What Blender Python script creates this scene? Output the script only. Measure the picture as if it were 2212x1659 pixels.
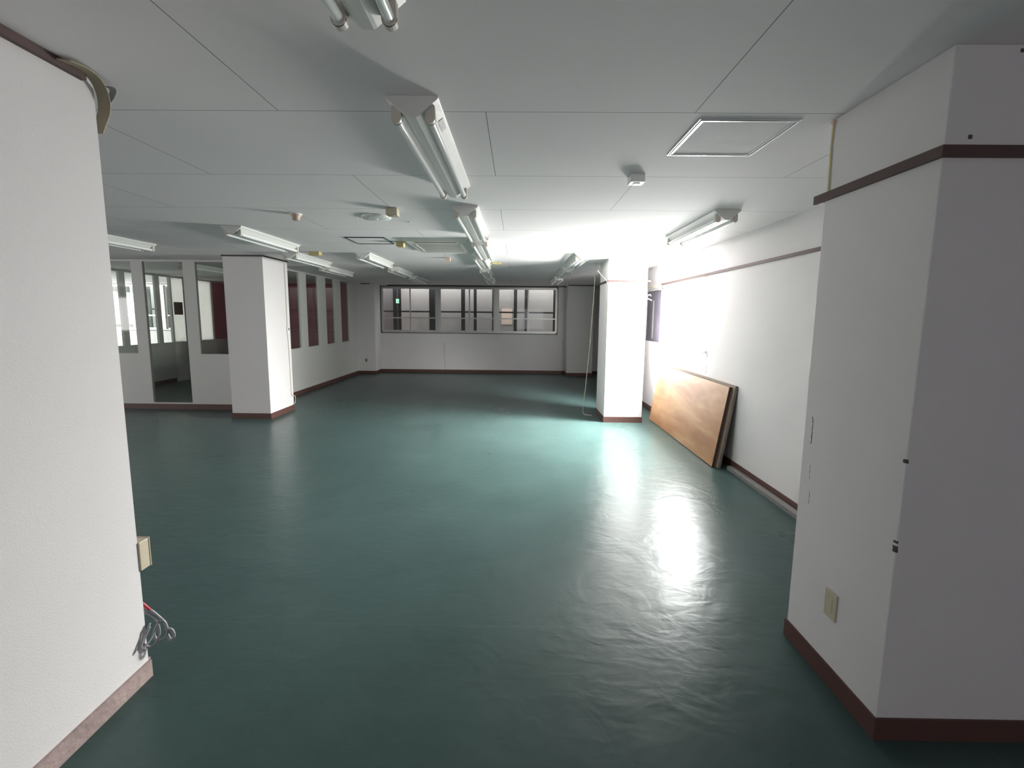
import bpy, bmesh, math, random
from mathutils import Vector, Matrix
random.seed(7)
for o in list(bpy.data.objects): bpy.data.objects.remove(o)
scene = bpy.context.scene
COL = scene.collection
PI = math.pi

# ------------------------------------------------------------------ camera
CEIL = 2.503
XR, YB, XD, YF, XP = 2.36, 13.15, -4.43, 7.62, -8.18   # right wall, rear wall, depth partition, front partition, corridor partition
FPX, PITCH, YAW, ROLL, CZ = 985.6, .1228, -.0100, .0096, 1.614
fw = Vector((math.sin(YAW)*math.cos(PITCH), math.cos(YAW)*math.cos(PITCH), -math.sin(PITCH)))
rt = Vector((math.cos(YAW), -math.sin(YAW), 0)); up = rt.cross(fw)
r2 = rt*math.cos(ROLL) + up*math.sin(ROLL); u2 = up*math.cos(ROLL) - rt*math.sin(ROLL)
cam_d = bpy.data.cameras.new('camera'); cam = bpy.data.objects.new('camera', cam_d); COL.objects.link(cam)
M = Matrix((r2, u2, -fw)).transposed().to_4x4(); M.translation = Vector((0, 0, CZ)); cam.matrix_world = M
cam_d.sensor_fit = 'HORIZONTAL'; cam_d.sensor_width = 36; cam_d.lens = 36*FPX/2212
cam_d.shift_y = -22.4/2212; cam_d.clip_start = .02; cam_d.clip_end = 200
scene.camera = cam

# ------------------------------------------------------------------ world, lights, exposure
w = bpy.data.worlds.new('world'); scene.world = w; w.use_nodes = True
w.node_tree.nodes['Background'].inputs[0].default_value = (1, .97, .95, 1)
w.node_tree.nodes['Background'].inputs[1].default_value = 1.6
scene.view_settings.view_transform = 'Standard'; scene.view_settings.look = 'None'
scene.view_settings.gamma = 1; scene.view_settings.use_curve_mapping = False
scene.view_settings.exposure = 1.22

def area(name, loc, direction, sx, sy, power, col=(1, 1, 1)):
    d = bpy.data.lights.new(name, 'AREA'); d.shape = 'RECTANGLE'; d.size = sx; d.size_y = sy
    d.energy = power; d.color = col
    o = bpy.data.objects.new(name, d); COL.objects.link(o); o.location = loc
    o.rotation_euler = Vector(direction).to_track_quat('-Z', 'Y').to_euler()
    return o
# daylight behind the side window of the right wall (strong sky gap, weaker either side)
area('daylight_side_window', (2.432, 6.47, 1.68), (-1, 0, 0), .70, .86, 112, (1, .975, .965))
area('daylight_over_neighbour', (2.92, 6.66, 2.32), (-1, 0, -.85), .8, .8, 640, (1, .975, .965))
area('daylight_side_window_edge', (2.432, 7.31, 1.68), (-1, 0, 0), .52, .86, 3, (.97, 1, 1))
area('daylight_side_window_near', (2.432, 5.96, 1.68), (-1, 0, 0), .44, .86, 16, (.97, 1, 1))
# daylight falling between the rear windows and the neighbouring wall
area('daylight_light_well', (-1.3, 13.75, 3.0), (0, -.1, -1), 5.4, .5, 12, (1, .96, .94))
area('daylight_light_well_side', (-10.6, 13.75, 3.0), (0, -.1, -1), 4.4, .5, 45, (1, 1, 1))
area('fill_side_room', (-13.6, 11.3, 1.8), (1, 0, 0), 2.4, 1.1, 170, (1, 1, 1))  # added fill for the side room, outside an unseen opening
area('fill_far_left', (-13.56, 1.2, 1.6), (1, 0, 0), 4.8, 1.1, 105, (1, .975, .97))  # added fill for the left area and right column, source unseen
# added fill lamp behind the camera, no window is built there
area('fill_behind_camera', (1.2, -3.7, 1.5), (-.1, 1, 0), 2.4, 1.3, 12, (.95, .95, 1))

# ------------------------------------------------------------------ materials
def mat(name, col, rough=.6, metal=0, spec=.5, noise=0, nscale=6, bump=0, bscale=40, alpha=None, trans=0):
    m = bpy.data.materials.new(name); m.use_nodes = True; nt = m.node_tree; b = nt.nodes['Principled BSDF']
    b.inputs['Base Color'].default_value = (*col, 1); b.inputs['Roughness'].default_value = rough
    b.inputs['Metallic'].default_value = metal; b.inputs['Specular IOR Level'].default_value = spec
    b.inputs['Transmission Weight'].default_value = trans
    geo = nt.nodes.new('ShaderNodeNewGeometry')
    if noise:
        n = nt.nodes.new('ShaderNodeTexNoise'); n.inputs['Scale'].default_value = nscale; n.inputs['Detail'].default_value = 5
        nt.links.new(geo.outputs['Position'], n.inputs['Vector'])
        mx = nt.nodes.new('ShaderNodeMix'); mx.data_type = 'RGBA'
        mx.inputs[6].default_value = (*[c*(1-noise) for c in col], 1); mx.inputs[7].default_value = (*[min(1, c*(1+noise)) for c in col], 1)
        nt.links.new(n.outputs['Fac'], mx.inputs[0]); nt.links.new(mx.outputs[2], b.inputs['Base Color'])
    if bump:
        n2 = nt.nodes.new('ShaderNodeTexNoise'); n2.inputs['Scale'].default_value = bscale; n2.inputs['Detail'].default_value = 3
        nt.links.new(geo.outputs['Position'], n2.inputs['Vector'])
        bp = nt.nodes.new('ShaderNodeBump'); bp.inputs['Strength'].default_value = bump; bp.inputs['Distance'].default_value = .01
        nt.links.new(n2.outputs['Fac'], bp.inputs['Height']); nt.links.new(bp.outputs['Normal'], b.inputs['Normal'])
    return m

def add_marks(m, boxes, col):
    """cracks and scratches with a shape of their own: (x0,x1,y0,y1,z0,z1) in metres"""
    nt = m.node_tree; b = nt.nodes['Principled BSDF']
    geo = nt.nodes.new('ShaderNodeNewGeometry'); sep = nt.nodes.new('ShaderNodeSeparateXYZ')
    nz = nt.nodes.new('ShaderNodeTexNoise'); nz.inputs['Scale'].default_value = 30
    ad = nt.nodes.new('ShaderNodeVectorMath'); ad.operation = 'MULTIPLY_ADD'
    nt.links.new(geo.outputs['Position'], nz.inputs['Vector'])
    nt.links.new(nz.outputs['Color'], ad.inputs[0]); ad.inputs[1].default_value = (.02, .02, 0)
    nt.links.new(geo.outputs['Position'], ad.inputs[2]); nt.links.new(ad.outputs[0], sep.inputs[0])
    total = None
    def math_(op, a, c):
        n = nt.nodes.new('ShaderNodeMath'); n.operation = op
        for i, v in enumerate((a, c)):
            if isinstance(v, (int, float)): n.inputs[i].default_value = v
            else: nt.links.new(v, n.inputs[i])
        return n.outputs[0]
    for bx_ in boxes:
        f = None
        for ax in range(3):
            lo, hi = bx_[ax*2], bx_[ax*2+1]
            if hi-lo > 50: continue
            a = math_('MULTIPLY', math_('GREATER_THAN', sep.outputs[ax], lo), math_('LESS_THAN', sep.outputs[ax], hi))
            f = a if f is None else math_('MULTIPLY', f, a)
        total = f if total is None else math_('MAXIMUM', total, f)
    mx = nt.nodes.new('ShaderNodeMix'); mx.data_type = 'RGBA'
    src = b.inputs['Base Color'].links[0].from_socket if b.inputs['Base Color'].links else None
    if src: nt.links.new(src, mx.inputs[6])
    else: mx.inputs[6].default_value = b.inputs['Base Color'].default_value
    mx.inputs[7].default_value = (*col, 1)
    nt.links.new(total, mx.inputs[0]); nt.links.new(mx.outputs[2], b.inputs['Base Color'])

WALL = (.71, .682, .680)
m_wall = mat('painted wall paper', WALL, .75, noise=.03, nscale=2.5, bump=.12, bscale=180)
m_wall_right = mat('painted wall paper right', WALL, .75, noise=.03, nscale=2.5, bump=.12, bscale=180)
add_marks(m_wall_right, [(-99, 99, 5.985, 5.992, .94, 1.08), (-99, 99, 5.680, 5.688, .94, 1.03), (-99, 99, 5.674, 5.69, 1.14, 1.21)], (.09, .08, .08))
m_wall_col = mat('painted wall paper near column', WALL, .75, noise=.04, nscale=3, bump=.12, bscale=180)
add_marks(m_wall_col, [(-99, 99, 2.138, 2.144, 1.03, 1.16), (-99, 99, 2.130, 2.133, .86, .93), (-99, 99, 2.118, 2.121, .74, .8), (1.0, 1.425, 1.5, 1.625, 1.105, 1.12), (1.0, 1.422, 1.5, 1.63, .80, .81), (1.0, 1.424, 1.5, 1.63, .765, .79), (1.49, 1.505, 0, 2, 2.212, 2.226), (1.625, 1.64, 0, 2, 2.478, 2.49)], (.08, .07, .065))
m_wall_back = mat('painted wall paper rear', WALL, .75, noise=.05, nscale=1.6, bump=.12, bscale=180)
add_marks(m_wall_back, [(-2.095, -2.078, 0, 99, .42, .86), (-2.075, -2.062, 0, 99, .10, .42)], (.42, .40, .39))
m_part = mat('painted partition', (.62, .62, .60), .55, noise=.02)
m_base = mat('brown vinyl baseboard', (.10, .048, .04), .5, noise=.15, nscale=8)
m_base_l = mat('peeled pinkish baseboard', (.36, .27, .255), .8, noise=.35, nscale=11, bump=.5, bscale=40)
m_trim = mat('brown picture rail', (.085, .048, .045), .55, noise=.2, nscale=9)
m_alu = mat('aluminium frame', (.60, .59, .57), .38, metal=.55, noise=.05)
m_alu_bright = mat('bright aluminium', (.85, .86, .87), .22, metal=.9)
m_dark = mat('dark rubber gasket', (.03, .03, .032), .6)
m_darkframe = mat('dark hatch frame', (.055, .045, .05), .5)
m_enamel = mat('white enamel', (.74, .74, .71), .35, noise=.03)
m_tube = mat('unlit fluorescent tube glass', (.85, .86, .85), .12, spec=.8)
m_socket = mat('lampholder plastic', (.62, .57, .50), .45)
m_pin = mat('dark metal', (.10, .10, .10), .4, metal=.6)
m_beige = mat('aged beige plastic', (.55, .48, .36), .45)
m_yellow = mat('yellowed plastic', (.55, .47, .22), .5)
m_pink = mat('pinkish plastic', (.60, .45, .38), .5)
m_white = mat('white plastic', (.78, .78, .77), .35)
m_ac = mat('off white unit shell', (.62, .61, .57), .42, noise=.03)
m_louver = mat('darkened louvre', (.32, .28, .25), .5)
m_maroon = mat('maroon board', (.42, .085, .13), .6, noise=.12, nscale=4)
m_plank = mat('grey weathered wood', (.20, .19, .185), .7, noise=.25, nscale=14)
m_cord = mat('beige cord', (.50, .45, .36), .6)
m_cable = mat('grey cable', (.30, .29, .31), .4)
m_red = mat('red sleeve', (.5, .05, .06), .4)
m_strip = mat('brown bent strip', (.33, .28, .20), .55, noise=.15)
m_brown = mat('brown notice', (.16, .10, .09), .7)
m_shutter = mat('pale outside panel', (.42, .40, .40), .6, noise=.06, nscale=1.5)
m_shutter_dark = mat('dark outside panel', (.16, .16, .165), .6)
m_scaffold = mat('dark outside bar', (.045, .044, .05), .5, metal=.3)
m_light_patch = mat('painted warm light', (.95, .74, .66), .8)
m_film = mat('dark window film', (.10, .09, .115), .25, noise=.2, nscale=3)
m_frost = mat('frosted white sheet', (.80, .80, .78), .6)
nt_ = m_frost.node_tree; tl_ = nt_.nodes.new('ShaderNodeBsdfTranslucent'); tl_.inputs[0].default_value = (.9, .9, .87, 1)
mx_ = nt_.nodes.new('ShaderNodeMixShader'); mx_.inputs[0].default_value = .6
nt_.links.new(nt_.nodes['Principled BSDF'].outputs[0], mx_.inputs[1]); nt_.links.new(tl_.outputs[0], mx_.inputs[2]); nt_.links.new(mx_.outputs[0], nt_.nodes['Material Output'].inputs[0])
m_conc = mat('outside ground', (.25, .25, .25), .9)

def ply_material():
    m = mat('varnished plywood', (.42, .27, .15), .38); nt = m.node_tree; b = nt.nodes['Principled BSDF']
    geo = nt.nodes.new('ShaderNodeNewGeometry'); mp = nt.nodes.new('ShaderNodeMapping'); mp.inputs['Scale'].default_value = (1.2, .8, 3.5)
    nt.links.new(geo.outputs['Position'], mp.inputs[0])
    n = nt.nodes.new('ShaderNodeTexNoise'); n.inputs['Scale'].default_value = 1.6; n.inputs['Detail'].default_value = 6; n.inputs['Distortion'].default_value = .8
    nt.links.new(mp.outputs[0], n.inputs['Vector'])
    r = nt.nodes.new('ShaderNodeValToRGB'); r.color_ramp.elements[0].position = .3; r.color_ramp.elements[1].position = .72
    r.color_ramp.elements[0].color = (.33, .15, .07, 1); r.color_ramp.elements[1].color = (.50, .31, .165, 1)
    nt.links.new(n.outputs['Fac'], r.inputs[0]); nt.links.new(r.outputs[0], b.inputs['Base Color'])
    return m
m_ply = ply_material()
m_ply_edge = mat('dark board edge', (.055, .03, .035), .6, noise=.2)
m_ply_edge2 = mat('weathered board edge', (.22, .18, .145), .7, noise=.2, nscale=10)

def glass_material(name, tint=(1, 1, 1), refl=.12):
    m = bpy.data.materials.new(name); m.use_nodes = True; nt = m.node_tree; nt.nodes.remove(nt.nodes['Principled BSDF'])
    out = nt.nodes['Material Output']; t = nt.nodes.new('ShaderNodeBsdfTransparent'); g = nt.nodes.new('ShaderNodeBsdfGlossy')
    t.inputs[0].default_value = (*tint, 1); g.inputs['Roughness'].default_value = .04
    f = nt.nodes.new('ShaderNodeLayerWeight'); f.inputs[0].default_value = .5
    pw = nt.nodes.new('ShaderNodeMath'); pw.operation = 'POWER'; pw.inputs[1].default_value = 5; nt.links.new(f.outputs['Facing'], pw.inputs[0])
    ml = nt.nodes.new('ShaderNodeMath'); ml.operation = 'MULTIPLY_ADD'; ml.inputs[1].default_value = .9; ml.inputs[2].default_value = .018
    nt.links.new(pw.outputs[0], ml.inputs[0])
    mx = nt.nodes.new('ShaderNodeMixShader'); nt.links.new(ml.outputs[0], mx.inputs[0])
    nt.links.new(t.outputs[0], mx.inputs[1]); nt.links.new(g.outputs[0], mx.inputs[2]); nt.links.new(mx.outputs[0], out.inputs[0])
    return m
m_glass = glass_material('window glass', (.96, .98, .97))
m_glass_dim = glass_material('dusty partition glass', (.84, .86, .84))

def emit(name, col, s):
    m = bpy.data.materials.new(name); m.use_nodes = True; b = m.node_tree.nodes['Principled BSDF']
    b.inputs['Base Color'].default_value = (*col, 1); b.inputs['Emission Color'].default_value = (*col, 1); b.inputs['Emission Strength'].default_value = s
    return m
m_sign_reflection = emit('green sign reflection', (.25, .85, .45), .8)

def floor_material():
    m = mat('green vinyl sheet', (.05, .10, .09), .3, spec=.2); nt = m.node_tree; b = nt.nodes['Principled BSDF']; L = nt.links.new
    geo = nt.nodes.new('ShaderNodeNewGeometry')
    n = nt.nodes.new('ShaderNodeTexNoise'); n.inputs['Scale'].default_value = 1.1; n.inputs['Detail'].default_value = 8; n.inputs['Roughness'].default_value = .6
    L(geo.outputs['Position'], n.inputs['Vector'])
    r = nt.nodes.new('ShaderNodeValToRGB'); r.color_ramp.elements[0].position = .3; r.color_ramp.elements[1].position = .75
    r.color_ramp.elements[0].color = (.046, .078, .074, 1); r.color_ramp.elements[1].color = (.062, .103, .099, 1)
    L(n.outputs['Fac'], r.inputs[0])
    # welded seams of the vinyl sheets
    br = nt.nodes.new('ShaderNodeTexBrick'); br.offset = .35; br.inputs['Scale'].default_value = 1
    br.inputs['Brick Width'].default_value = 9.1; br.inputs['Row Height'].default_value = 1.82; br.inputs['Mortar Size'].default_value = .003
    br.inputs['Color1'].default_value = (0, 0, 0, 1); br.inputs['Color2'].default_value = (0, 0, 0, 1); br.inputs['Mortar'].default_value = (1, 1, 1, 1)
    mp = nt.nodes.new('ShaderNodeMapping'); mp.inputs['Location'].default_value = (4.1, -.40, 0)
    L(geo.outputs['Position'], mp.inputs[0]); L(mp.outputs[0], br.inputs['Vector'])
    mx = nt.nodes.new('ShaderNodeMix'); mx.data_type = 'RGBA'; mx.inputs[7].default_value = (.11, .16, .15, 1)
    sc = nt.nodes.new('ShaderNodeMath'); sc.operation = 'MULTIPLY'; sc.inputs[1].default_value = .22
    L(br.outputs['Color'], sc.inputs[0]); L(sc.outputs[0], mx.inputs[0]); L(r.outputs[0], mx.inputs[6]); L(mx.outputs[2], b.inputs['Base Color'])
    n2 = nt.nodes.new('ShaderNodeTexNoise'); n2.inputs['Scale'].default_value = 3.2; n2.inputs['Detail'].default_value = 3; n2.inputs['Distortion'].default_value = 1.2
    L(geo.outputs['Position'], n2.inputs['Vector'])
    n3 = nt.nodes.new('ShaderNodeTexNoise'); n3.inputs['Scale'].default_value = 14; n3.inputs['Detail'].default_value = 2; n3.inputs['Distortion'].default_value = .6
    mp3 = nt.nodes.new('ShaderNodeMapping'); mp3.inputs['Scale'].default_value = (.45, 1, 1); mp3.inputs['Rotation'].default_value = (0, 0, .5)
    L(geo.outputs['Position'], mp3.inputs[0]); L(mp3.outputs[0], n3.inputs['Vector'])
    b1 = nt.nodes.new('ShaderNodeBump'); b1.inputs['Strength'].default_value = .12; b1.inputs['Distance'].default_value = .04
    b2 = nt.nodes.new('ShaderNodeBump'); b2.inputs['Strength'].default_value = .22; b2.inputs['Distance'].default_value = .008
    L(n2.outputs['Fac'], b1.inputs['Height']); L(n3.outputs['Fac'], b2.inputs['Height']); L(b1.outputs[0], b2.inputs['Normal']); L(b2.outputs[0], b.inputs['Normal'])
    rr = nt.nodes.new('ShaderNodeMapRange'); rr.inputs['To Min'].default_value = .24; rr.inputs['To Max'].default_value = .34
    L(n.outputs['Fac'], rr.inputs[0]); L(rr.outputs[0], b.inputs['Roughness'])
    return m
m_floor = floor_material()

def ceiling_material():
    m = mat('plasterboard ceiling', (.84, .80, .805), .8); nt = m.node_tree; b = nt.nodes['Principled BSDF']; L = nt.links.new
    geo = nt.nodes.new('ShaderNodeNewGeometry'); mp = nt.nodes.new('ShaderNodeMapping'); mp.inputs['Location'].default_value = (1.057, -2.115, 0)
    L(geo.outputs['Position'], mp.inputs[0])
    br = nt.nodes.new('ShaderNodeTexBrick'); br.offset = .5; br.inputs['Scale'].default_value = 1
    br.inputs['Brick Width'].default_value = 1.82; br.inputs['Row Height'].default_value = .91; br.inputs['Mortar Size'].default_value = .0022; br.inputs['Mortar Smooth'].default_value = .1
    br.inputs['Color1'].default_value = (.84, .80, .805, 1); br.inputs['Color2'].default_value = (.825, .787, .79, 1); br.inputs['Mortar'].default_value = (.26, .26, .25, 1)
    L(mp.outputs[0], br.inputs['Vector']); L(br.outputs['Color'], b.inputs['Base Color'])
    return m
m_ceil = ceiling_material()

# ------------------------------------------------------------------ mesh helpers
def new_bm(): return bmesh.new()
def bx(bm, x0, x1, y0, y1, z0, z1):
    if x1 < x0: x0, x1 = x1, x0
    if y1 < y0: y0, y1 = y1, y0
    if z1 < z0: z0, z1 = z1, z0
    v = [bm.verts.new(p) for p in ((x0, y0, z0), (x1, y0, z0), (x1, y1, z0), (x0, y1, z0), (x0, y0, z1), (x1, y0, z1), (x1, y1, z1), (x0, y1, z1))]
    for f in ((0, 3, 2, 1), (4, 5, 6, 7), (0, 1, 5, 4), (1, 2, 6, 5), (2, 3, 7, 6), (3, 0, 4, 7)): bm.faces.new([v[i] for i in f])
def boxes(*bs):
    bm = new_bm()
    for b in bs: bx(bm, *b)
    return bm
def prism(bm, prof, y0, y1):
    """profile in x,z extruded along y"""
    a = [bm.verts.new((x, y0, z)) for x, z in prof]; c = [bm.verts.new((x, y1, z)) for x, z in prof]; n = len(prof)
    bm.faces.new(a); bm.faces.new(c[::-1])
    for i in range(n): bm.faces.new((a[i], c[i], c[(i+1) % n], a[(i+1) % n]))
def cyl(bm, p0, p1, r, n=16, r1=None):
    p0, p1 = Vector(p0), Vector(p1); d = (p1-p0).normalized(); q = d.to_track_quat('Z', 'Y'); r1 = r if r1 is None else r1
    a = [bm.verts.new(p0 + q @ Vector((r*math.cos(2*PI*i/n), r*math.sin(2*PI*i/n), 0))) for i in range(n)]
    c = [bm.verts.new(p1 + q @ Vector((r1*math.cos(2*PI*i/n), r1*math.sin(2*PI*i/n), 0))) for i in range(n)]
    bm.faces.new(a[::-1]); bm.faces.new(c)
    for i in range(n): bm.faces.new((a[i], a[(i+1) % n], c[(i+1) % n], c[i]))
def lathe(bm, c, prof, n=32):
    """profile of (radius, z) around a vertical axis at c"""
    rings = [[bm.verts.new((c[0]+r*math.cos(2*PI*i/n), c[1]+r*math.sin(2*PI*i/n), c[2]+z)) for i in range(n)] for r, z in prof]
    for a, b in zip(rings, rings[1:]):
        for i in range(n): bm.faces.new((a[i], a[(i+1) % n], b[(i+1) % n], b[i]))
    bm.faces.new(rings[0][::-1]); bm.faces.new(rings[-1])
def smoothpts(pts, k=8):
    P = [Vector(p) for p in pts]; P = [P[0]*2-P[1]] + P + [P[-1]*2-P[-2]]; out = []
    for i in range(1, len(P)-2):
        for j in range(k):
            t = j/k; a, b, c, d = P[i-1:i+3]
            out.append(.5*((2*b)+(c-a)*t+(2*a-5*b+4*c-d)*t*t+(3*b-a-3*c+d)*t**3))
    out.append(P[-2]); return out
def tube(bm, pts, r, n=8, k=8):
    P = smoothpts(pts, k); rings = []
    for i, p in enumerate(P):
        d = (P[min(i+1, len(P)-1)]-P[max(i-1, 0)]).normalized(); q = d.to_track_quat('Z', 'Y')
        rings.append([bm.verts.new(p + q @ Vector((r*math.cos(2*PI*j/n), r*math.sin(2*PI*j/n), 0))) for j in range(n)])
    for a, b in zip(rings, rings[1:]):
        for j in range(n): bm.faces.new((a[j], a[(j+1) % n], b[(j+1) % n], b[j]))
    bm.faces.new(rings[0][::-1]); bm.faces.new(rings[-1])
def ribbon(bm, pts, wvec, th=.002, k=8):
    """flat bent strip: centre line pts, half width vector wvec"""
    P = smoothpts(pts, k); W = Vector(wvec); rings = []
    for i, p in enumerate(P):
        d = (P[min(i+1, len(P)-1)]-P[max(i-1, 0)]).normalized(); nrm = d.cross(W).normalized()*th
        rings.append([bm.verts.new(q) for q in (p-W-nrm, p+W-nrm, p+W+nrm, p-W+nrm)])
    for a, b in zip(rings, rings[1:]):
        for j in range(4): bm.faces.new((a[j], a[(j+1) % 4], b[(j+1) % 4], b[j]))
    bm.faces.new(rings[0][::-1]); bm.faces.new(rings[-1])
def obj(name, bm, m, parent=None, smooth=False, bevel=0, kind=None):
    bmesh.ops.recalc_face_normals(bm, faces=bm.faces)
    me = bpy.data.meshes.new(name); bm.to_mesh(me); bm.free(); me.materials.append(m)
    if smooth:
        for p in me.polygons: p.use_smooth = True
    o = bpy.data.objects.new(name, me); COL.objects.link(o)
    if parent: o.parent = parent
    if bevel:
        b = o.modifiers.new('bevel', 'BEVEL'); b.width = bevel; b.segments = 2; b.limit_method = 'ANGLE'; b.angle_limit = .7
    if kind: o['kind'] = kind
    return o
def struct(name, bm, m, parent=None, **k): return obj(name, bm, m, parent, kind='structure' if parent is None else None, **k)
def tag(o, label, cat, group=None):
    o['label'] = label; o['category'] = cat
    if group: o['group'] = group
    return o
def thing(name, label, cat, loc=(0, 0, 0), rz=0, group=None):
    o = bpy.data.objects.new(name, None); COL.objects.link(o); o.location = loc; o.rotation_euler = (0, 0, rz); o.empty_display_size = .1
    return tag(o, label, cat, group)
def dup(root, loc, label, group=None):
    r = root.copy(); COL.objects.link(r); r.location = loc; r['label'] = label
    if group: r['group'] = group
    for ch in list(root.children):
        c = ch.copy(); COL.objects.link(c); c.parent = r
    return r

# ------------------------------------------------------------------ structure
struct('floor', boxes((-13.5, 4.2, -4.2, 13.4, -.12, 0)), m_floor)
struct('ceiling', boxes((-13.5, 4.2, -4.2, 13.4, CEIL, CEIL+.12)), m_ceil)
# right wall with the opening of the side window
WY0, WY1, WZ0, WZ1 = 5.72, 8.38, 1.22, 2.125
struct('wall_right', boxes((XR, XR+.16, 2.19, WY0, 0, CEIL), (XR, XR+.16, WY1, 13.3, 0, CEIL), (XR, XR+.16, WY0, WY1, 0, WZ0), (XR, XR+.16, WY0, WY1, WZ1, CEIL)), m_wall_right)
# near column at right (its front face runs on as the wall)
RX, RY = 1.405, 1.606
struct('wall_near_right', boxes((RX, 4.2, RY, 2.19, 0, CEIL)), m_wall_col, bevel=.004)
# near wall end at left
LX, LY = -1.632, 1.85
struct('wall_near_left', boxes((LX-.16, LX, -4.2, LY, 0, CEIL)), m_wall)
struct('wall_behind_camera', boxes((-13.5, 4.2, -4.35, -4.2, 0, CEIL)), m_wall)
struct('wall_right_behind_camera', boxes((4.2, 4.35, -4.2, 2.19, 0, CEIL)), m_wall)
struct('wall_far_left', boxes((-13.65, -13.5, -4.2, -1.3, 0, CEIL), (-13.65, -13.5, 3.7, 10.0, 0, CEIL), (-13.65, -13.5, -1.3, 3.7, 0, 1.0), (-13.65, -13.5, -1.3, 3.7, 2.2, CEIL), (-13.65, -13.5, 12.6, 13.3, 0, CEIL), (-13.65, -13.5, 10.0, 12.6, 0, 1.15), (-13.65, -13.5, 10.0, 12.6, 2.4, CEIL)), m_wall)  # both openings are out of view, added to admit the fill lamps
# pillars
PL = (-4.43, -3.825, 6.95, 7.69)
PM = (1.367, 1.955, 7.0, 7.69)
struct('wall_pillar_left', boxes((*PL, 0, CEIL)), m_wall, bevel=.004)
struct('wall_pillar_right', boxes((*PM, 0, CEIL)), m_wall, bevel=.004)
# rear wall with the two window openings
BW = (-3.90, 1.15, 1.15, 2.455); SW = (-12.6, -9.05, 1.15, 2.455)
struct('wall_back', boxes((BW[1], XR, YB, YB+.14, 0, CEIL), (XD-.05, BW[0], YB, YB+.14, 0, CEIL), (BW[0], BW[1], YB, YB+.14, 0, BW[2]), (BW[0], BW[1], YB, YB+.14, BW[3], CEIL)), m_wall_back)
struct('wall_back_side_room', boxes((-13.5, SW[0], YB, YB+.14, 0, CEIL), (SW[1], XP-.05, YB, YB+.14, 0, CEIL), (SW[0], SW[1], YB, YB+.14, 0, SW[2]), (SW[0], SW[1], YB, YB+.14, SW[3], CEIL)), m_wall)
struct('wall_back_corridor', boxes((XP-.05, XD-.05, YB, YB+.14, 0, CEIL)), m_maroon)
struct('wall_back_pilaster_left', boxes((XD, -3.93, 12.65, YB, 0, CEIL)), m_wall)
struct('wall_back_pilaster_right', boxes((1.39, 2.1, 12.65, YB, 0, CEIL)), m_wall)

# depth partition (left side of the far room): wainscot, sill, mullions, header, glass
SILL, TOPG = .95, 2.47
def partition_depth(nm, x, y0, y1, panes, tk=.05, mat_=None):
    """x plane; panes: list of (ya, yb) openings"""
    mat_ = mat_ or m_part
    bs = [(x-tk, x, y0, y1, 0, SILL), (x-tk, x, y0, y1, TOPG, CEIL)]
    prev = y0
    for a, b in panes: bs.append((x-tk, x, prev, a, SILL, TOPG)); prev = b
    bs.append((x-tk, x, prev, y1, SILL, TOPG))
    o = struct(nm, boxes(*bs), mat_)
    return o
dp = [(7.74, 9.38), (9.67, 10.26), (10.64, 11.157), (11.54, 12.10)]
partition_depth('wall_left_partition', XD, 7.67, YB, dp)
n = 1
for a, b in dp:
    wo = struct('window_%d' % n, boxes((XD-.03, XD-.024, a, b, SILL, TOPG)), m_glass_dim); n += 1
    struct('window_bead', boxes((XD+.0, XD+.008, a-.012, b+.012, SILL-.014, SILL), (XD+.0, XD+.008, a-.012, b+.012, TOPG, TOPG+.014)), m_part, wo)
# corridor partition, further left
cp = [(8.2, 9.44), (9.58, 10.37), (10.50, 10.80)]
o = boxes((XP-.05, XP, 7.67, 10.84, 0, SILL), (XP-.05, XP, 11.26, YB, 0, SILL), (XP-.05, XP, 7.67, YB, TOPG, CEIL),
          (XP-.05, XP, 7.67, 8.2, SILL, TOPG), (XP-.05, XP, 9.44, 9.58, SILL, TOPG), (XP-.05, XP, 10.37, 10.50, SILL, TOPG), (XP-.05, XP, 10.80, 10.84, SILL, TOPG), (XP-.05, XP, 11.26, 11.66, SILL, TOPG))
struct('wall_corridor_partition', o, m_part)
for a, b in cp:
    struct('window_%d' % n, boxes((XP-.03, XP-.024, a, b, SILL, TOPG)), m_glass); n += 1
struct('wall_corridor_infill', boxes((XP-.045, XP-.005, 11.66, 12.24, SILL, TOPG)), m_frost)
struct('wall_corridor_end', boxes((XP-.05, XP, 12.30, YB, SILL, TOPG)), m_maroon)
struct('wall_corridor_post', boxes((XP-.05, XP+.01, 12.24, 12.30, SILL, TOPG)), m_part)
do = struct('door_1', boxes((XP-.045, XP-.005, 10.84, 11.26, .005, SILL)), m_white)
struct('door_panel', boxes((XP-.045, XP-.005, 10.84, 11.26, SILL, TOPG)), m_frost, do)
struct('door_frame', boxes((XP-.001, XP+.012, 10.80, 10.84, 0, TOPG), (XP-.001, XP+.012, 11.22, 11.30, 0, TOPG)), m_part, do)
struct('door_notice', boxes((XP-.005, XP+.002, 10.90, 11.18, 1.60, 1.90)), m_brown, do)
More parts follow.
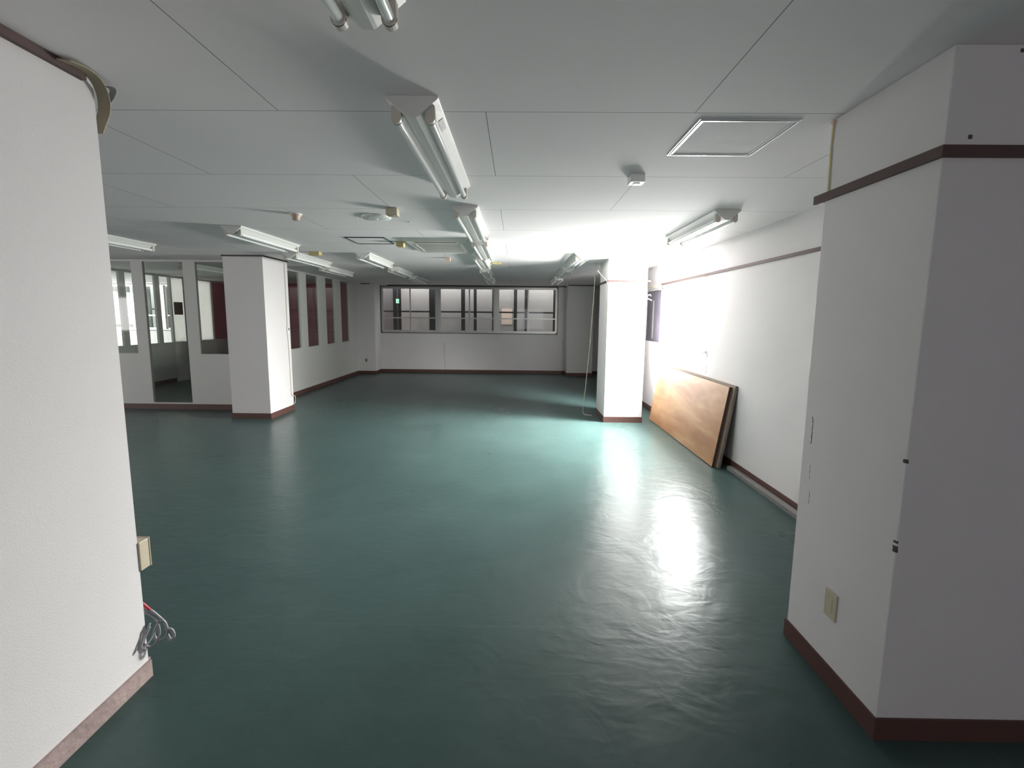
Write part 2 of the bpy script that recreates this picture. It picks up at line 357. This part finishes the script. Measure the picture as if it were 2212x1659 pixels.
# front partition (faces the camera, left of the left pillar)
fpx = [(-13.5, -12.3), (-9.4, -8.3), (-7.95, -6.39), (-6.20, -5.53), (-5.325, -4.50)]
bs = [(-13.5, XD, YF, YF+.05, TOPG, CEIL)]
edges = sorted(fpx); prev = -13.5
for i, (a, b) in enumerate(edges):
    bs.append((prev, a, YF, YF+.05, 0, TOPG)); prev = b
    z0 = .11 if i == 3 else SILL
    bs.append((a, b, YF, YF+.05, 0, z0))
bs.append((prev, XD, YF, YF+.05, 0, TOPG))
bs = [b for b in bs if abs(b[1]-b[0]) > 1e-4]
struct('wall_front_partition', boxes(*bs), m_part)
for i, (a, b) in enumerate(edges):
    z0 = .11 if i == 3 else SILL
    nm = 'window_%d' % n; n += 1
    struct(nm, boxes((a, b, YF+.02, YF+.026, z0, TOPG)), m_glass_dim)

# rear windows
def sash_window(nm, x0, x1, z0, z1, units, dark=True):
    """units: list of (xa, xb, xmeet)"""
    w_ = struct(nm, boxes((x0, x1, YB+.02, YB+.10, z0, z0+.035), (x0, x1, YB+.02, YB+.10, z1-.03, z1), (x0, x0+.03, YB+.02, YB+.10, z0, z1), (x1-.03, x1, YB+.02, YB+.10, z0, z1)), m_alu)
    struct('window_gasket', boxes((x0-.012, x1+.012, YB-.006, YB+.02, z0-.016, z0), (x0-.012, x1+.012, YB-.006, YB+.02, z1, z1+.014), (x0-.012, x0, YB-.006, YB+.02, z0, z1), (x1, x1+.012, YB-.006, YB+.02, z0, z1)), m_dark, w_)
    for xa, xb, xm in units:
        if xb < x1-.05: struct('window_post', boxes((xb-.055, xb+.055, YB+.0, YB+.10, z0+.035, z1-.03)), m_alu, w_)
        lo = xa+.055 if xa > x0+.05 else x0+.03; hi = xb-.055 if xb < x1-.05 else x1-.03
        for a, b, dy in ((lo, xm+.02, .03), (xm-.02, hi, .055)):
            struct('window_sash', boxes((a, b, YB+dy, YB+dy+.02, z0+.035, z0+.07), (a, b, YB+dy, YB+dy+.02, z1-.06, z1-.03), (a, a+.028, YB+dy, YB+dy+.02, z0+.07, z1-.06), (b-.03, b, YB+dy, YB+dy+.02, z0+.07, z1-.06), (a+.028, b-.03, YB+dy, YB+dy+.02, 1.555, 1.59)), m_alu, w_)
            struct('window_glass', boxes((a+.028, b-.03, YB+dy+.008, YB+dy+.012, z0+.07, z1-.06)), m_glass, w_)
    return w_
sash_window('window_%d' % n, *BW, [(BW[0], -2.27, -3.07), (-2.27, -.60, -1.37), (-.60, BW[1], .31)]); n += 1
sash_window('window_%d' % n, *SW, [(SW[0], -11.35, -12.0), (-11.35, -10.2, -10.8), (-10.2, SW[1], -9.6)]); n += 1
# what stands outside the rear windows
YO = 13.72
struct('wall_outside_neighbour', boxes((-3.6, 4.0, YO+.3, YO+.4, 0, 3.4)), m_shutter)
struct('wall_outside_neighbour_dark', boxes((-5.0, -3.6, YO+.3, YO+.4, 0, 3.4)), m_shutter_dark)
struct('wall_outside_side_room', boxes((-14.0, -8.2, YO+.3, YO+.4, 0, 3.4)), m_shutter)
struct('floor_outside', boxes((-14, 4, 13.4, YO+.4, -.12, .3)), m_conc)
def bar(x0, x1, label, group='dark upright bars outside the rear windows'):
    k = (YO)/(13.22)
    return tag(obj('outside_upright', boxes((x0*k, x1*k, YO, YO+.03, .3, 3.2)), m_scaffold), label, 'post', group)
bars = [(-3.57, -3.45), (-3.43, -3.34), (-2.53, -2.36), (-1.61, -1.50), (-1.25, -1.165), (-.72, -.62), (-.10, -.005), (.21, .30), (1.03, 1.10)]
bl = ['leftmost dark upright bar seen through the rear window, by the dim panel', 'dark upright bar behind the small green sign reflection, outside rear window', 'broad dark upright outside the left rear sash, beside the first window post',
      'dark upright left of the middle rear window meeting stile', 'dark upright right of the middle rear window meeting stile', 'dark upright just left of the second rear window post',
      'dark upright right of the painted warm light patch outside', 'dark upright just left of the last rear window meeting stile', 'rightmost dark upright outside the rear window by its right frame']
for (a, b), l in zip(bars, bl): bar(a, b, l)
tag(obj('outside_rail', boxes((-4.0, 1.25, YO-.03, YO, 1.735, 1.78)), m_scaffold), 'long dark horizontal rail crossing outside the main rear window', 'rail')
sb = [(-12.2, -11.95, 'widest dark upright outside the side room window, far left'), (-11.35, -11.2, 'dark upright outside side room window, second from the left'), (-10.75, -10.6, 'dark upright outside the middle of the side room window'), (-10.12, -10.0, 'dark upright outside side room window, nearest the door with brown notice'), (-9.6, -9.5, 'dark upright outside side room window at its right edge')]
for a, b, l in sb: bar(a, b, l, 'dark upright bars outside the side room window')
tag(obj('outside_rail', boxes((-13.2, -9.2, YO-.03, YO, 1.735, 1.78)), m_scaffold), 'dark horizontal rail crossing outside the side room window', 'rail')
tag(obj('warm_light_patch', boxes((-.475, -.15, YO+.28, YO+.298, 1.40, 1.87)), m_light_patch), 'pale salmon rectangle of painted warm light on the pale wall outside the rear window', 'light patch')  # warm light on the outside wall, painted as a salmon sheet
e = thing('exit_sign_reflection', 'small glowing green stand-in for a sign reflected in the left rear window', 'reflection', (-3.56, YO-.05, 2.06))  # glowing box put in place of an exit sign's reflection in the pane
obj('reflected_sign_box', boxes((-.045, .045, 0, .03, -.065, .065)), m_white, e, bevel=.004)
obj('reflected_sign_face', boxes((-.036, .036, -.004, 0, -.056, .056)), m_sign_reflection, e)
obj('reflected_sign_symbol', boxes((-.004, .014, -.006, -.004, -.03, .02), (-.02, .02, -.006, -.004, -.002, .008), (-.002, .010, -.006, -.004, .026, .038)), m_white, e)

# side window in the right wall
sw = struct('window_%d' % n, boxes((XR+.02, XR+.09, WY0, WY1, WZ0, WZ0+.03), (XR+.02, XR+.09, WY0, WY1, WZ1-.03, WZ1), (XR+.02, XR+.09, WY0, WY0+.03, WZ0, WZ1), (XR+.02, XR+.09, WY1-.03, WY1, WZ0, WZ1)), m_alu); n += 1
struct('window_sash', boxes((XR+.04, XR+.06, WY0+.03, 7.60, WZ0+.03, WZ0+.06), (XR+.04, XR+.06, WY0+.03, 7.60, WZ1-.055, WZ1-.03), (XR+.04, XR+.06, 7.57, 7.60, WZ0+.03, WZ1-.03), (XR+.04, XR+.06, WY0+.03, WY0+.055, WZ0+.03, WZ1-.03)), m_alu, sw)
struct('window_glass', boxes((XR+.048, XR+.052, WY0+.055, 7.57, WZ0+.06, WZ1-.055)), m_glass, sw)
struct('window_film_pane', boxes((XR+.0, XR+.012, 7.61, WY1, WZ0, WZ1)), m_film, sw)
struct('window_pale_strip', boxes((XR-.006, XR, 7.98, 8.03, WZ0+.05, WZ1-.2)), m_plank, sw)
struct('window_sill', boxes((XR-.015, XR+.02, WY0-.02, WY1+.02, WZ0-.022, WZ0)), m_wall, sw)

# baseboards
def bb(nm, bs, m=None): struct(nm, boxes(*bs), m or m_base)
T = .008; BH = .09
bb('baseboard_right', [(XR-T, XR, 2.19, 12.65, 0, BH)])
bb('baseboard_back', [(XD, XR-T, YB-T, YB, 0, BH)])
bb('baseboard_pilaster_left', [(XD, -3.93+T, 12.65-T, 12.65, 0, BH), (-3.93, -3.93+T, 12.65, YB-T, 0, BH)])
bb('baseboard_pilaster_right', [(1.39-T, 2.1+T, 12.65-T, 12.65, 0, BH), (1.39-T, 1.39, 12.65, YB-T, 0, BH), (2.1, 2.1+T, 12.65, YB-T, 0, BH)])
bb('baseboard_left', [(XD, XD+T, 7.69, 12.64, 0, BH)])
bb('baseboard_front_partition', [(-13.5, PL[0], YF-T, YF, 0, BH)])
for nm, P in (('baseboard_pillar_left', PL), ('baseboard_pillar_right', PM)):
    bb(nm, [(P[0]-T, P[1]+T, P[2]-T, P[2], 0, BH), (P[1], P[1]+T, P[2], P[3], 0, BH)] + ([(P[0]-T, P[0], P[2], P[3], 0, BH)] if P is PM else [(P[0]-T, P[0], P[2], YF-T, 0, BH)]) + [(P[0]-T if P is PM else XD+T, P[1]+T, P[3], P[3]+T, 0, BH)])
bb('baseboard_near_right', [(RX-T, RX, RY-T, 2.19+T, 0, BH), (RX, 4.2, RY-T, RY, 0, BH), (RX, XR-T, 2.19, 2.19+T, 0, BH)])
bb('baseboard_near_left', [(LX, LX+.012, -4.2, LY+.004, 0, .078), (LX-.16, LX, LY, LY+.012, 0, .085)], m_base_l)
bb('baseboard_corridor', [(XP, XP+T, YF+.05, 10.80, 0, BH), (XP, XP+T, 11.36, YB, 0, BH), (XP+T, XD-.05, YB-T, YB, 0, BH), (XD-.05-T, XD-.05, YF+.05, YB-T, 0, BH)])
# picture rails and ceiling edge trims
RT = .014
struct('trim_1', boxes((XR-RT, XR, 2.19, 7.62, 2.152, 2.182)), m_trim)
struct('trim_2', boxes((RX-RT, RX, RY-RT, 2.25, 2.153, 2.190), (RX, 4.2, RY-RT, RY, 2.153, 2.190), (RX, 1.5, 2.19, 2.204, 2.153, 2.19)), m_trim)
struct('trim_3', boxes((PM[0]-RT, 1.68, PM[2]-RT, PM[2], 2.155, 2.184), (1.71, PM[1]+.05, PM[2]-RT, PM[2], 2.16, 2.184), (PM[0]-RT, PM[0], PM[2], PM[3], 2.155, 2.184)), m_trim)
struct('trim_4', boxes((PL[0]-.012, PL[1]+.012, PL[2]-.012, PL[2], CEIL-.022, CEIL), (PL[1], PL[1]+.012, PL[2], PL[3], CEIL-.022, CEIL)), m_darkframe)
struct('trim_5', boxes((LX, LX+.022, -4.2, 1.80, CEIL-.030, CEIL)), m_trim)
struct('trim_6', boxes((BW[0]+.2, BW[1]+.25, YB-.014, YB-.006, CEIL-.03, CEIL), (1.39, 2.1, 12.638, 12.65, CEIL-.025, CEIL), (-4.3, -4.05, 12.638, 12.65, CEIL-.025, CEIL)), m_darkframe)

# ------------------------------------------------------------------ fluorescent ceiling lights
FL = 1.265
def make_light():
    t = thing('fluorescent_light', 'x', 'ceiling light', (0, 0, CEIL))
    bm = new_bm(); prism(bm, [(-.108, 0), (-.108, -.010), (-.026, -.078), (-.016, -.084), (.016, -.084), (.026, -.078), (.108, -.010), (.108, 0)], 0, FL)
    obj('housing', bm, m_enamel, t, bevel=.002)
    for s in (-1, 1):
        bm = new_bm(); cyl(bm, (s*.070, .045, -.078), (s*.070, FL-.045, -.078), .0155, 20); obj('tube', bm, m_tube, t, smooth=False)
        for y0, y1 in ((.018, .046), (FL-.046, FL-.018)):
            prof = [(s*.070-.019, -.03), (s*.070-.021, -.078)] + [(s*.070-.021*math.cos(a), -.078-.021*math.sin(a)) for a in [PI*i/8 for i in range(1, 8)]] + [(s*.070+.021, -.078), (s*.070+.019, -.03)]
            bm = new_bm(); prism(bm, prof, y0, y1); obj('lampholder', bm, m_socket, t)
            bm = new_bm(); prism(bm, [(s*.070-.022*math.cos(a), -.078-.022*math.sin(a)) for a in [PI*i/8 for i in range(9)]], y0+.003 if y0 > .1 else y1-.006, y0+.006 if y0 > .1 else y1-.003); obj('lampholder_rim', bm, m_pin, t)
    return t
G = 'twin tube fluorescent lights on the ceiling'
lights = [
 (-.430, .135, 'twin tube ceiling light cut off by the top edge of the picture'),
 (-.437, 1.967, 'nearest whole twin tube ceiling light, large and unlit, at centre'),
 (-.430, 3.79, 'unlit twin tube ceiling light between the nearest one and the air conditioner'),
 (-.440, 5.33, 'unlit twin tube ceiling light beside the right end of the ceiling air conditioner'),
 (-.545, 6.60, 'unlit twin tube light in centre row just beyond the air conditioner'),
 (-.600, 8.42, 'unlit twin tube light in centre row, second beyond the air conditioner'),
 (-.64, 10.25, 'farthest unlit twin tube light of the centre row, above the middle rear window'),
 (1.710, 3.87, 'unlit twin tube ceiling light between the square hatch and the side window'),
 (.890, 6.45, 'bright edged twin tube ceiling light just left of the white right pillar'),
 (.900, 8.32, 'unlit twin tube light in right row, second one past the white right pillar'),
 (.910, 10.15, 'farthest unlit twin tube light of the right row near rear window'),
 (-2.890, 4.70, 'unlit twin tube ceiling light in front of the left pillar top'),
 (-3.235, 6.58, 'unlit twin tube ceiling light right of the left pillar, over the maroon panes'),
 (-3.480, 8.30, 'unlit twin tube light in left row, second past the left pillar'),
 (-2.195, 6.58, 'unlit twin tube ceiling light left of the air conditioner, beyond the dark framed hatch'),
 (-2.270, 8.42, 'unlit twin tube light second in row beyond the dark framed hatch'),
 (-2.300, 10.18, 'farthest unlit twin tube light of the row beyond the dark framed hatch'),
 (-4.760, 4.72, 'unlit twin tube ceiling light at far left, above the glazed partition'),
 (-5.85, 8.05, 'dim twin tube light inside the corridor behind the front glass partition'),
 (-10.6, 9.2, 'dim twin tube light on the ceiling of the side room'),
]
L0 = make_light()
for i, (x, y, lab) in enumerate(lights):
    if i == 0: L0.location = (x, y, CEIL); L0['label'] = lab; L0['group'] = G
    else:
        r = dup(L0, (x, y, CEIL), lab, G)
        if i == 1:
            bm = new_bm()
            a = [bm.verts.new(p) for p in ((.098, .165, -.0185), (.098, .27, -.0185), (.078, .27, -.0352), (.078, .165, -.0352))]
            c = [bm.verts.new(v.co + Vector((.0012, 0, -.0015))) for v in a]
            bm.faces.new(a); bm.faces.new(c[::-1])
            for j in range(4): bm.faces.new((a[j], c[j], c[(j+1) % 4], a[(j+1) % 4]))
            o = obj('rating_label', bm, m_cable, r); o['label'] = 'grey rating label'

# ------------------------------------------------------------------ ceiling hatches
def hatch(x0, x1, y0, y1, fm, fwid, lab):
    t = thing('ceiling_hatch', lab, 'hatch', ((x0+x1)/2, (y0+y1)/2, CEIL)); a, b = (x1-x0)/2, (y1-y0)/2
    bm = new_bm(); d = .006
    for k, (u, v) in enumerate(((fwid, -d), (fwid*.55, -d*1.6))):
        bx(bm, -a+(fwid-u)*0, a, -b, -b+u, v, 0) if k == 0 else None
    bx(bm, -a, a, b-fwid, b, -d, 0); bx(bm, -a, -a+fwid, -b+fwid, b-fwid, -d, 0); bx(bm, a-fwid, a, -b+fwid, b-fwid, -d, 0)
    bx(bm, -a+fwid*.35, a-fwid*.35, -b+fwid*.35, -b+fwid*.6, -d*1.6, -d); bx(bm, -a+fwid*.35, a-fwid*.35, b-fwid*.6, b-fwid*.35, -d*1.6, -d)
    bx(bm, -a+fwid*.35, -a+fwid*.6, -b+fwid*.6, b-fwid*.6, -d*1.6, -d); bx(bm, a-fwid*.6, a-fwid*.35, -b+fwid*.6, b-fwid*.6, -d*1.6, -d)
    obj('frame', bm, fm, t)
    obj('panel', boxes((-a+fwid, a-fwid, -b+fwid, b-fwid, -.003, 0)), m_hatch, t)
    return t
m_hatch = mat('hatch board', (.84, .80, .805), .8)
hatch(.806, 1.260, 2.166, 2.625, m_alu_bright, .024, 'square ceiling hatch with shiny aluminium frame at upper right')
hatch(-1.977, -1.520, 5.31, 5.77, m_darkframe, .016, 'square ceiling hatch with thin dark frame left of the air conditioner')

# ------------------------------------------------------------------ ceiling air conditioner
t = thing('ceiling_air_conditioner', 'off white rectangular ceiling air conditioner panel in the middle of the ceiling', 'air conditioner', (-.95, 5.83, CEIL))
bm = new_bm(); a, b, h = .395, .52, .035
lo = [bm.verts.new(p) for p in ((-a, -b, 0), (a, -b, 0), (a, b, 0), (-a, b, 0))]; hi = [bm.verts.new(p) for p in ((-a+.05, -b+.05, -h), (a-.05, -b+.05, -h), (a-.05, b-.05, -h), (-a+.05, b-.05, -h))]
bm.faces.new(lo); bm.faces.new(hi[::-1])
for i in range(4): bm.faces.new((lo[i], hi[i], hi[(i+1) % 4], lo[(i+1) % 4]))
obj('panel', bm, m_ac, t, bevel=.006)
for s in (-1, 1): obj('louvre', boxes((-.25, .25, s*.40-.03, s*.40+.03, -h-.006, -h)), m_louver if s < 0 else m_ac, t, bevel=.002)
gb = [(-.26, .26, -.27+i*.05, -.255+i*.05, -h-.006, -h) for i in range(12)] + [(-.28, -.26, -.28, .30, -h-.007, -h), (.26, .28, -.28, .30, -h-.007, -h)]
obj('intake_grille', boxes(*gb), m_ac, t)
t['label'] = 'off white rectangular ceiling air conditioner panel in the middle of the ceiling'

# ------------------------------------------------------------------ small ceiling devices
t = thing('ceiling_sensor', 'small white square sensor box on the ceiling between hatch and side light', 'sensor', (.738, 3.0, CEIL))
bm = new_bm(); bx(bm, -.045, .045, -.045, .045, -.048, 0); obj('body', bm, m_white, t, bevel=.003)
obj('lens', boxes((-.02, .02, -.018, .018, -.052, -.048)), m_enamel, t, bevel=.002)
t = thing('junction_box', 'beige box fixed on the ceiling beside the round cover plate', 'junction box', (-1.048, 3.93, CEIL))
bm = new_bm(); bx(bm, -.047, .047, -.045, .045, -.06, 0); obj('body', bm, m_beige, t, bevel=.006)
bm = new_bm(); cyl(bm, (0, 0, -.064), (0, 0, -.06), .02, 16); obj('cap', bm, m_beige, t)
t = thing('round_ceiling_cover', 'low white round cover plate on the ceiling left of the beige box', 'ceiling cover', (-1.28, 4.24, CEIL))
bm = new_bm(); lathe(bm, (0, 0, 0), [(.128, 0), (.132, -.008), (.12, -.018), (.05, -.022)]); obj('plate', bm, m_white, t, smooth=True)
bm = new_bm(); cyl(bm, (0, 0, -.028), (0, 0, -.0215), .018, 16); obj('centre_cap', bm, m_white, t)
t = thing('ceiling_hook', 'tiny white hook on the ceiling right of the round cover plate', 'hook', (-1.03, 4.45, CEIL))
bm = new_bm(); lathe(bm, (0, 0, 0), [(.012, 0), (.012, -.006), (.005, -.01)], 16); obj('base', bm, m_white, t)
bm = new_bm(); tube(bm, [(0, 0, -.008), (0, 0, -.02), (.008, 0, -.028), (.016, 0, -.022)], .0028); obj('hook', bm, m_white, t)
t = thing('heat_detector', 'small round pinkish detector on the ceiling, left of the round cover plate', 'detector', (-1.965, 4.15, CEIL))
bm = new_bm(); lathe(bm, (0, 0, 0), [(.048, 0), (.048, -.015), (.035, -.03), (.033, -.052), (.02, -.058)], 24); obj('body', bm, m_pink, t, smooth=True)
bm = new_bm(); lathe(bm, (0, 0, 0), [(.052, 0), (.052, -.008), (.048, -.009)], 24); obj('base_ring', bm, m_white, t)
def small_box(nm, x, y, sx, sy, h, m, lab, cat='junction box'):
    t = thing(nm, lab, cat, (x, y, CEIL)); obj('body', boxes((-sx, sx, -sy, sy, -h, 0)), m, t, bevel=.004)
    obj('cover', boxes((-sx*.8, sx*.8, -sy*.8, sy*.8, -h-.004, -h)), m, t)
small_box('junction_box', -2.86, 6.57, .075, .05, .045, m_yellow, 'yellowed flat box on the ceiling above the left row of lights')
small_box('junction_box', -1.41, 5.62, .045, .045, .06, m_yellow, 'yellowed box on the ceiling at the left edge of the air conditioner')
small_box('junction_box', -1.055, 7.05, .035, .035, .05, m_pink, 'small pinkish box on the ceiling just beyond the air conditioner')
small_box('junction_box', -.345, 7.65, .07, .05, .03, m_yellow, 'pale yellow flat box on the ceiling right of the centre light row')

# ------------------------------------------------------------------ leaning boards
def leaning(nm, lab, y0, y1, xb, xt, hgt, th, mf, me_, flush=0):
    ang = math.atan2(xt-xb, hgt); t = thing(nm, lab, 'board', (xb, (y0+y1)/2, 0)); t.rotation_euler = (0, ang, 0)
    L = (y1-y0)/2; H = math.hypot(xt-xb, hgt); lift = th*math.sin(ang)
    t.location.z = 0.001
    obj('face_sheet', boxes((0, .006, -L, L, 0, H)), mf, t)
    obj('frame_edge', boxes((.006, th-.006, -L, -L+.03, 0.0, H), (.006, th-.006, L-.03, L, 0, H), (.006, th-.006, -L+.03, L-.03, 0, .03), (.006, th-.006, -L+.03, L-.03, H-.03, H)), me_, t)
    obj('rear_sheet', boxes((th-.006, th, -L, L, 0, H)), mf, t)
    t.location.z = lift + .001
    return t
leaning('plywood_board', 'large varnished plywood board leaning on the right wall, in front, orange brown face', 4.87, 7.25, 2.150, 2.285, .885, .040, m_ply, m_ply_edge)
leaning('plywood_board', 'second board behind the orange plywood one, showing only its pale weathered edge', 4.82, 7.20, 2.197, 2.331, .905, .028, m_ply_edge2, m_ply_edge2)
# strip on the floor
obj_ = tag(obj('wooden_strip', boxes((2.285, 2.345, 2.21, 4.80, 0, .045)), m_plank, bevel=.004), 'long grey wooden strip lying on the floor along the right wall', 'wooden strip')

# ------------------------------------------------------------------ electrical bits on the walls
t = thing('wall_outlet', 'beige blank outlet plate low on the right column side', 'outlet', (RX, 1.895, .366))
obj('plate', boxes((-.008, 0, -.037, .037, -.062, .062)), m_beige, t, bevel=.003)
obj('insert', boxes((-.010, -.008, -.015, .015, -.03, .03)), m_beige, t)
t = thing('outlet_box', 'cream surface box on the end of the near left wall', 'outlet', (LX-.055, LY, .565))
obj('body', boxes((-.05, .062, 0, .05, -.065, .065)), m_beige, t, bevel=.003)
obj('cover', boxes((-.052, .064, .05, .056, -.067, .067)), m_beige, t, bevel=.002)
t = thing('wall_outlet', 'small faint outlet plate low on the rear left pilaster', 'outlet', (-4.2, 12.65, .39))
obj('plate', boxes((-.037, .037, -.008, 0, -.06, .06)), m_beige, t); obj('insert', boxes((-.015, .015, -.010, -.008, -.03, .03)), m_dark, t)
t = thing('wall_switch', 'small white switch box on the side of the left pillar', 'switch', (PL[1], 7.58, 1.365))
obj('body', boxes((0, .03, -.035, .035, -.06, .06)), m_white, t, bevel=.003); obj('button', boxes((.03, .034, -.014, .014, .0, .035)), m_pin, t)
bm = new_bm(); tube(bm, [(PL[1]+.006, 7.58, 1.43), (PL[1]+.006, 7.585, 1.9), (PL[1]+.006, 7.58, 2.45)], .005); obj('x', bm, m_cord).name = 'wall_cable'
tag(bpy.data.objects['wall_cable'], 'thin beige cable running up the side of the left pillar', 'cable')
bm = new_bm(); tube(bm, [(PL[1]+.006, 7.58, 1.30), (PL[1]+.006, 7.6, .8), (PL[1]+.006, 7.61, .3), (PL[1]+.03, 7.68, .24), (PL[1]+.03, 7.68, .14), (PL[1]+.014, 7.64, .10)], .005)
tag(obj('wall_cable', bm, m_cord), 'thin beige cable hanging below the switch on the left pillar', 'cable')
# cord on the column side
t = thing('hanging_cord', 'thin beige vertical cord above the dark rail on the near right column', 'cord', (RX-.006, 2.165, 2.49))
bm = new_bm(); tube(bm, [(0, .0, 0), (0, .003, -.1), (0, .0, -.2), (0, -.004, -.296)], .0035); obj('wire', bm, m_yellow, t)
bm = new_bm(); cyl(bm, (-.008, 0, -.002), (.006, 0, -.002), .009, 12); obj('clip', bm, m_pink, t)
# hanging cord left of the right pillar
bm = new_bm(); tube(bm, [(1.275, 7.60, CEIL), (1.262, 7.60, 2.28), (1.255, 7.59, 2.0), (1.235, 7.6, 1.6), (1.215, 7.6, 1.2), (1.185, 7.6, .8), (1.165, 7.6, .5), (1.14, 7.6, .25), (1.13, 7.6, .06), (1.15, 7.56, .006), (1.21, 7.50, .006), (1.26, 7.46, .006)], .0055)
tag(obj('hanging_cord', bm, m_cord), 'thin pale cord hanging from the ceiling to the floor left of the right pillar', 'cord')
# frayed wire bits at the right pillar rail
bm = new_bm(); tube(bm, [(1.21, 7.05, 2.33), (1.27, 7.03, 2.25), (1.335, 6.975, 2.17), (1.352, 6.975, 2.12), (1.385, 6.972, 2.07), (1.41, 6.985, 2.06)], .0045)
tag(obj('loose_wire', bm, m_cord), 'short white loose wire curling at the rail corner of the right pillar', 'wire')
bm = new_bm(); tube(bm, [(PM[1]+.004, 7.12, 1.93), (PM[1]+.05, 7.15, 1.96), (PM[1]+.10, 7.2, 1.985), (PM[1]+.12, 7.2, 1.96)], .006); tube(bm, [(PM[1]+.004, 7.12, 1.93), (PM[1]+.06, 7.12, 1.915), (PM[1]+.11, 7.12, 1.89)], .006)
tag(obj('loose_wire', bm, m_cord), 'short white forked wire sticking out right of the right pillar', 'wire')
# curtain rail above the side window
t = thing('curtain_rail', 'double curtain rail above the far side window pane beside the right pillar', 'curtain rail', (XR, 7.62, 2.15))
obj('rail', boxes((-.055, -.04, -.02, 1.1, -.01, .012)), m_beige, t, bevel=.002); obj('rail', boxes((-.055, -.04, -.02, 1.1, -.065, -.043)), m_alu, t, bevel=.002)
obj('bracket', boxes((-.055, 0, -.04, -.02, -.07, .02)), m_beige, t, bevel=.002)
t = thing('curtain_rail', 'short pale curtain rail remnant hanging below the picture rail over the window', 'curtain rail', (XR, 6.7, 2.10))
obj('rail', boxes((-.05, -.035, -.35, .35, -.008, .01)), m_alu, t, bevel=.002); obj('bracket', boxes((-.05, 0, .30, .33, -.01, .03)), m_beige, t)
t = thing('curtain_hook', 'small bent bracket under the picture rail at the near window corner', 'hook', (XR, 5.80, 2.12))
bm = new_bm(); tube(bm, [(0, 0, .02), (-.03, .0, .015), (-.045, .02, -.01), (-.04, .07, -.025)], .006); obj('arm', bm, m_pink, t)
bm = new_bm(); tube(bm, [(-.035, 0, .01), (-.03, -.03, -.02), (-.03, -.035, -.05)], .006); obj('tip', bm, m_pink, t)

# ------------------------------------------------------------------ strip at the top of the near left wall
t = thing('bent_strip', 'bent brown strip sticking out from the top end of the near left wall', 'strip', (LX, LY, 2.40))
bm = new_bm(); ribbon(bm, [(.046, -.16, .088), (.044, -.09, .097), (.034, -.03, .090), (.020, .015, .055), (.006, .032, .0), (-.014, .028, -.055), (-.022, .022, -.085)], (.019, .006, 0), .0025); obj('strip', bm, m_strip, t)
bm = new_bm(); ribbon(bm, [(-.010, .045, .094), (.018, .05, .097), (.034, .05, .085), (.026, .05, .062), (.006, .048, .035)], (.011, .003, 0), .003); obj('broken_end', bm, m_cable, t)
# ------------------------------------------------------------------ cable coil at the bottom of the near left wall
t = thing('cable_coil', 'coil of grey wires hanging at the foot of the near left wall end', 'cable', (LX, LY, .2))
bm = new_bm()
tube(bm, [(-.03, .012, .13), (.0, .03, .10), (.03, .04, .06), (.055, .045, .02), (.06, .04, -.03), (.03, .03, -.05), (.01, .03, -.02), (.03, .035, .03), (.05, .04, .045)], .006)
tube(bm, [(-.03, .02, .10), (.02, .03, .06), (.045, .02, .0), (.03, .0, -.05), (.012, -.03, -.02), (.02, .0, .04)], .005)
tube(bm, [(.05, .04, .0), (.075, .05, -.01), (.085, .05, -.04), (.068, .05, -.06), (.055, .05, -.035)], .006)
tube(bm, [(.03, .03, .03), (.03, -.01, -.01), (.02, -.05, -.03), (.013, -.03, .0), (.015, .01, .05)], .004)
obj('wires', bm, m_cable, t, smooth=True)
bm = new_bm(); tube(bm, [(-.035, .012, .16), (-.01, .02, .125), (.0, .03, .10)], .007); obj('red_sleeve', bm, m_red, t, smooth=True)['label'] = 'red cable sleeve'
